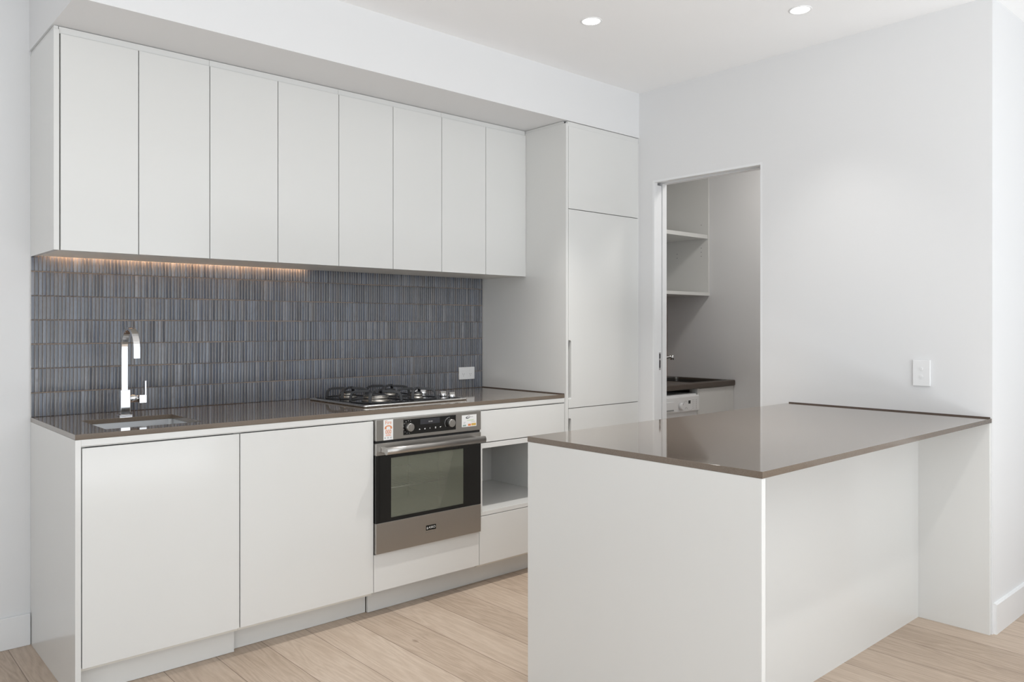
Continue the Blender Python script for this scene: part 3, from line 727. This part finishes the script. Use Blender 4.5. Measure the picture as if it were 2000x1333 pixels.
# ------------------------------------------------------------------ tall pantry / integrated fridge
tc_ = thing('tall_pantry', 'tall white three-door pantry cupboard in the corner by the laundry door', 'cabinet', (2.68, -0.35, 0))
FXL, FXR = XT+0.0200, 2.9800
ZS1, ZS2 = 1.9192, 0.8385
box('side_panel', M_CAB, tc_, XT, XT+0.0175, -DT, -0.001, 0, ZUT, 0.0008)
m = MB(); t = 0.016; a, c_ = XT+0.018, W-0.004
m.box(a, a+t, -DT+0.024, -0.014, 0.10, ZUT-0.012); m.box(c_-t, c_, -DT+0.024, -0.014, 0.10, ZUT-0.012); m.box(a+t, c_-t, -0.030, -0.014, 0.10, ZUT-0.012)
for zz in (0.10, ZS2-0.008, ZS1-0.008, ZUT-0.028): m.box(a+t, c_-t, -DT+0.024, -0.030, zz, zz+t)
m.build('carcass', M_CARC, tc_)
def notched(z0, z1, n0, n1, r=0.010):
    w_ = 0.0195
    p = [(FXL, z0)]
    p += [(FXR, z0), (FXR, z1), (FXL, z1)]
    if n1 is not None:
        nb = max(n0, z0)
        if n1 < z1-0.01:
            q = [(FXL, n1)]
            for k in range(5):
                a_ = PI/2-PI/2*k/4; q.append((FXL+w_-r+r*math.cos(a_), n1-r+r*math.sin(a_)))
            for k in range(5):
                a_ = -PI/2*k/4; q.append((FXL+w_-r+r*math.cos(a_), nb+r+r*math.sin(a_)))
            q.append((FXL, nb)); p += q
    return MB().prism(p, 1, -DT, -DT+0.020)
box('door', M_CAB, tc_, FXL, FXR, -DT, -DT+0.020, ZS1+0.002, ZUT-0.014, 0.0008)
d2 = notched(ZS2+0.002, ZS1-0.002, 0.888, 1.2075).build('door', M_CAB, tc_)
box('finger_pull', M_GREYPULL, d2, FXL+0.0002, FXL+0.0240, -DT+0.0205, -DT+0.0225, 0.878, 1.2175)
d3 = notched(FZ0, ZS2-0.002, 0.466, 0.785).build('door', M_CAB, tc_)
box('finger_pull', M_GREYPULL, d3, FXL+0.0002, FXL+0.0240, -DT+0.0205, -DT+0.0225, 0.456, 0.795)
box('side_filler', M_CAB, tc_, FXR+0.0015, W-0.0008, -DT+0.002, -DT+0.022, 0.10, ZUT-0.0135)
box('top_filler', M_CAB, tc_, XT+0.003, XT+0.017, -DT+0.03, -0.012, ZUT+0.0002, ZB-0.002)
box('top_filler', M_CAB, tc_, XT+0.0185, W-0.0008, -DT+0.006, -DT+0.022, ZUT-0.0125, ZB-0.003)
box('toe_kick', M_CAB, tc_, 2.3905, W-0.002, -0.6171, -0.601, 0.001, 0.099)

# ------------------------------------------------------------------ power outlet and light switch
po = thing('power_outlet', 'white double power outlet on the splashback beside the pantry', 'outlet', (2.243, -0.012, 1.005))
pl = MB().box(2.1850, 2.3010, -0.0205, -0.0112, 0.9690, 1.0415, 0.0022).build('plate', M_WHITEPL, po)
for xx in (2.217, 2.269):
    rk = box('rocker', M_WHITEPL, po, xx-0.0065, xx+0.0065, -0.0225, -0.0203, 1.0205, 1.0300, 0.0008)
    m = MB()
    for (a, zz, rt) in ((-0.0058, 1.0005, 0.5), (0.0058, 1.0005, -0.5)):
        cs, sn = math.cos(rt), math.sin(rt); h, w_ = 0.0038, 0.0011
        m.prism([(xx+a+cs*i-sn*j, zz+sn*i+cs*j) for i, j in ((-w_, -h), (w_, -h), (w_, h), (-w_, h))], 1, -0.0208, -0.0200)
    m.box(xx-0.0010, xx+0.0010, -0.0208, -0.0200, 0.9865, 0.9935)
    m.build('pin_holes', M_GREYPL, po)
sw = thing('light_switch', 'white two-button light switch on the wall above the island bench', 'switch', (W, -2.295, 1.077))
MB().box(W-0.0100, W-0.0002, -2.3315, -2.2585, 1.0200, 1.1345, 0.0018).build('plate', M_WHITEPL, sw)
for zz in (1.0960, 1.0620):
    MB().cyl((-2.295, zz), 0, 0.0068, W-0.0098, W-0.0122, 20, 0.006).build('button', M_WHITEPL, sw)

# ------------------------------------------------------------------ recessed downlights
dl0 = thing('downlight', 'round recessed ceiling downlight nearer the bulkhead, left of the two', 'light', (1.9548, -1.2721, CE), 'ceiling downlights')
MB().lathe([(0.0490, CE-0.0002), (0.0485, CE-0.0025), (0.0430, CE-0.0040), (0.0400, CE-0.0030), (0.0390, CE-0.0004)], (1.9548, -1.2721), seg=40, cap0=False, cap1=False).build('trim_ring', M_WHITEPL, dl0)
MB().cyl((1.9548, -1.2721), 2, 0.0388, CE-0.0003, CE-0.0022, 36).build('lens', M_LAMP, dl0)
lamp0 = spot((0, 0, -0.012), 90, dl0)
dl1 = dl0.copy(); COL.objects.link(dl1); dl1.location = (2.5345, -1.9647, CE); dl1['label'] = 'round recessed ceiling downlight nearer the right wall, right of the two'
for ch in list(dl0.children):
    c_ = ch.copy(); COL.objects.link(c_); c_.parent = dl1
    if ch == lamp0: c_.data = lamp0.data.copy(); c_.data.energy = 14

# ------------------------------------------------------------------ island
IX, IYA, IYB, IZ = 1.194, -1.663, -2.568, 0.8993
IYR = -2.285
isl = thing('island_cabinet', 'white island cabinet with plain back panel and recessed seating side', 'cabinet', (2.09, -2.0, 0))
box('end_panel', M_CAB, isl, IX+0.001, IX+0.0195, IYB+0.001, IYA-0.001, 0, IZ-ST-0.0005, 0.0008)
box('back_panel', M_CAB, isl, IX+0.0198, W-0.0172, IYR, IYR+0.016, 0, IZ-ST-0.0005)
box('wall_panel', M_CAB, isl, W-0.0170, W-0.0008, IYB+0.001, IYR+0.016, 0, IZ-ST-0.0005, 0.0008)
m = MB(); a, c_ = IX+0.020, W-0.004
m.box(a, c_, IYR+0.017, IYA-0.030, 0.10, 0.116)
for xx in (a, a+0.585, a+1.17, c_-0.016): m.box(xx, xx+0.016, IYR+0.017, IYA-0.030, 0.116, IZ-ST-0.001)
m.build('carcass', M_CARC, isl)
for k in range(3):
    box('door', M_CAB, isl, a+0.002+k*0.587, min(a+0.584+k*0.587, c_-0.002), IYA-0.026, IYA-0.007, FZ0, 0.848, 0.0008)
box('toe_kick', M_CAB, isl, a, c_, IYA-0.09, IYA-0.075, 0.001, 0.099)
ib = thing('island_benchtop', 'large polished taupe stone island benchtop joined to the right wall', 'benchtop', (2.09, -2.1, IZ-ST))
box('slab', M_STONE, ib, IX, W-0.0004, IYB-0.002, IYA, IZ-ST, IZ).modifiers.new('edge', 'BEVEL').width = 0.0007
box('sealant', M_SEAL, ib, W-0.0045, W-0.0004, IYB+0.004, IYA-0.001, IZ, IZ+0.0050)

# ------------------------------------------------------------------ laundry behind the pocket door
LZ, LT = 0.9010, 0.040
BX0, BX1, BY0, BY1 = 3.805, 4.205, -0.512, -0.085                 # tub cut-out
lb = thing('laundry_benchtop', 'dark brown laminate benchtop in the laundry above the washing machine', 'benchtop', (3.7, -0.25, LZ-LT))
slab(WT+0.001, XF-0.001, -0.555, YLB-0.001, LZ-LT, LZ, (BX0, BX1, BY0, BY1)).build('slab', M_LAUNTOP, lb, bevel=0.008)
tb = thing('laundry_tub', 'dark-looking steel tub set into the laundry benchtop', 'sink', ((BX0+BX1)/2, -0.3, 0.68))
m = MB()
m.loft([rrect(BX0-0.012, BX1+0.012, BY0-0.012, BY1+0.012, 0.03, LZ+0.0004), rrect(BX0-0.012, BX1+0.012, BY0-0.012, BY1+0.012, 0.03, LZ+0.0025), rrect(BX0+0.006, BX1-0.006, BY0+0.006, BY1-0.006, 0.03, LZ+0.0015),
        rrect(BX0+0.008, BX1-0.008, BY0+0.008, BY1-0.008, 0.03, LZ-0.01), rrect(BX0+0.014, BX1-0.014, BY0+0.014, BY1-0.014, 0.03, 0.72), rrect(BX0+0.05, BX1-0.05, BY0+0.05, BY1-0.05, 0.03, 0.705)], False, False, True)
m.build('bowl', M_DARKSTEEL, tb)
MB().lathe([(0.04, 0.7055), (0.04, 0.7075), (0.03, 0.7080), (0.028, 0.7060), (0.003, 0.7058)], (4.005, -0.30), seg=24).build('waste', M_CHROME, tb)
lt_ = thing('laundry_tap', 'small curved chrome tap over the laundry tub', 'tap', (3.76, -0.045, LZ))
MB().lathe([(0.024, LZ+0.0003), (0.024, LZ+0.006), (0.018, LZ+0.012), (0.018, LZ+0.055), (0.010, LZ+0.062)], (3.76, -0.045), seg=24).build('body', M_CHROME, lt_)
pts = [(3.76, -0.045, LZ+0.055)]
for k in range(17):
    s_ = k/16; pts.append((3.76+0.215*s_, -0.045-0.175*s_, LZ+0.057+0.115*math.sin(s_*1.25)))
MB().sweep(pts, 0.0105, 0.0105, Vector((0, 0, 1)), True, 14).build('spout', M_CHROME, lt_)
ex, ey, ez = pts[-1]
MB().cyl((ex, ey), 2, 0.0135, ez+0.010, ez-0.026, 20).build('aerator', M_CHROME, lt_)
MB().box(3.748, 3.772, -0.060, -0.030, LZ+0.0625, LZ+0.075, 0.003).build('lever', M_CHROME, lt_)
lc = thing('laundry_cabinet', 'white cabinet under the laundry tub beside the washing machine', 'cabinet', (4.05, -0.25, 0))
carc = MB(); t = 0.016; a, c_ = 3.8255, XF-0.002
carc.box(a, a+t, -0.540, YLB-0.004, 0.0, LZ-LT-0.001); carc.box(c_-t, c_, -0.515, YLB-0.004, 0.0, LZ-LT-0.001); carc.box(a+t, c_-t, -0.515, YLB-0.004, 0.08, 0.096)
carc.build('carcass', M_CAB, lc)
box('door', M_CAB, lc, 3.8440, 4.1575, -0.540, -0.522, 0.09, LZ-LT-0.003, 0.0008)
box('filler', M_CAB, lc, 4.1600, XF-0.003, -0.5385, -0.5195, 0.0, LZ-LT-0.002)
sh = thing('shelf_unit', 'white open wall shelf unit in the laundry, above the bench', 'shelf', (3.69, -0.15, 1.507))
sx0, sx1, sf = WT+0.001, XF-0.001, -0.336
box('side_panel', M_CAB, sh, sx1-0.016, sx1, sf, YLB-0.001, 1.507, 2.52)
box('side_panel', M_CAB, sh, sx0, sx0+0.016, sf, YLB-0.001, 1.507, 2.52)
box('back_panel', M_CAB, sh, sx0+0.016, sx1-0.016, YLB-0.008, YLB-0.001, 1.507, 2.52)
for z0, z1 in ((1.507, 1.530), (1.925, 1.953), (2.502, 2.52)):
    box('shelf', M_CAB, sh, sx0+0.0162, sx1-0.0162, sf+(0.0 if z0 != 1.925 else 0.006), YLB-0.008, z0, z1)
for py, pz in ((sf+0.06, 2.03), (sf+0.06, 1.86), (sf+0.06, 1.83), (sf+0.06, 1.80), (-0.06, 1.83), (-0.06, 1.80)):
    MB().cyl((py, pz), 0, 0.0035, sx1-0.0158, sx1-0.0172, 10).build('peg_hole', M_GREYPL, sh)
struct(MB().box(WT+0.001, XF-0.001, YLB-0.007, YLB-0.0005, LZ+0.0005, 1.506).build('trim_2', M_SPLASH))
# washing machine
wm = thing('washing_machine', 'white front-loading washing machine under the laundry benchtop', 'washing machine', (3.52, -0.27, 0))
wx0, wx1, wy = 3.222, 3.816, -0.560
m = MB(); m.loft([rrect(wx0, wx1, wy+0.012, 0.02, 0.012, 0.02), rrect(wx0, wx1, wy+0.012, 0.02, 0.012, 0.815), rrect(wx0+0.006, wx1-0.006, wy+0.018, 0.014, 0.012, 0.829), rrect(wx0+0.02, wx1-0.02, wy+0.03, 0.0, 0.012, 0.833)])
m.build('body', M_WHITEPL, wm)
m = MB()
for xx in (wx0+0.05, wx1-0.05):
    for yy in (wy+0.06, -0.03): MB().cyl((xx, yy), 2, 0.02, 0.0, 0.021, 14).build('foot', M_BLACKPL, wm)
wp = MB().box(wx0+0.004, wx1-0.004, wy-0.006, wy+0.0118, 0.716, 0.822, 0.010, 3).build('control_panel', M_WHITEPL, wm)
yp = wy-0.006
dw = MB().box(wx0+0.02, 3.526, yp-0.007, yp-0.0002, 0.728, 0.792, 0.004).build('detergent_drawer', M_WHITEPL, wm)
MB().box(wx0+0.03, 3.516, yp-0.0074, yp-0.0068, 0.733, 0.741).build('drawer_grip', M_GREYPL, dw)
dk = MB().cyl((3.600, 0.7575), 1, 0.0255, yp-0.0002, yp-0.020, 28, 0.0225, 0.003).build('dial', M_WHITEPL, wp)
MB().box(3.5985, 3.6015, yp-0.0205, yp-0.0195, 0.766, 0.779).build('dial_mark', M_GREYPL, dk)
box('display', M_BLACKPL, wp, 3.6840, 3.7075, yp-0.0008, yp-0.0001, 0.7695, 0.7905)
for cx_, cz_, rr in ((3.655, 0.772, 0.017), (3.660, 0.730, 0.015)):      # printed programme scales
    m = MB()
    for k in range(7):
        a = math.radians(25+k*21.7)
        m.box(cx_+rr*math.cos(a)-0.0012, cx_+rr*math.cos(a)+0.0012, yp-0.0006, yp-0.0001, cz_+rr*math.sin(a)-0.002, cz_+rr*math.sin(a)+0.002)
    m.build('programme_scale', M_INK, wp)
for kk_ in (0, 1, 2):
    m = MB()
    for k in range(5):
        z = 0.735+k*0.0135
        if kk_ < 2: m.box(3.7300+kk_*0.013, 3.7345+kk_*0.013, yp-0.0006, yp-0.0001, z, z+0.004)
        else: m.box(3.7690, 3.7790, yp-0.0006, yp-0.0001, z, z+0.0015); m.box(3.7725, 3.7745, yp-0.0006, yp-0.0001, z-0.004, z+0.006)
    m.build('indicator_print', M_INK, wp)
for xx in (3.700, 3.7165): MB().cyl((xx, 0.7315), 1, 0.0048, yp-0.0001, yp-0.003, 14).build('button', M_WHITEPL, wp)
wd = MB().lathe([(0.175, wy+0.0115), (0.175, wy-0.006), (0.160, wy-0.016), (0.128, wy-0.014), (0.120, wy+0.004)], (3.519, 0.44), 1, 44, cap0=False, cap1=False).build('porthole_door', M_WHITEPL, wm)
MB().lathe([(0.122, wy-0.004), (0.100, wy-0.018), (0.05, wy-0.026), (0.004, wy-0.028)], (3.519, 0.44), 1, 40, cap0=False).build('porthole_glass', M_BLKGLASS, wd)
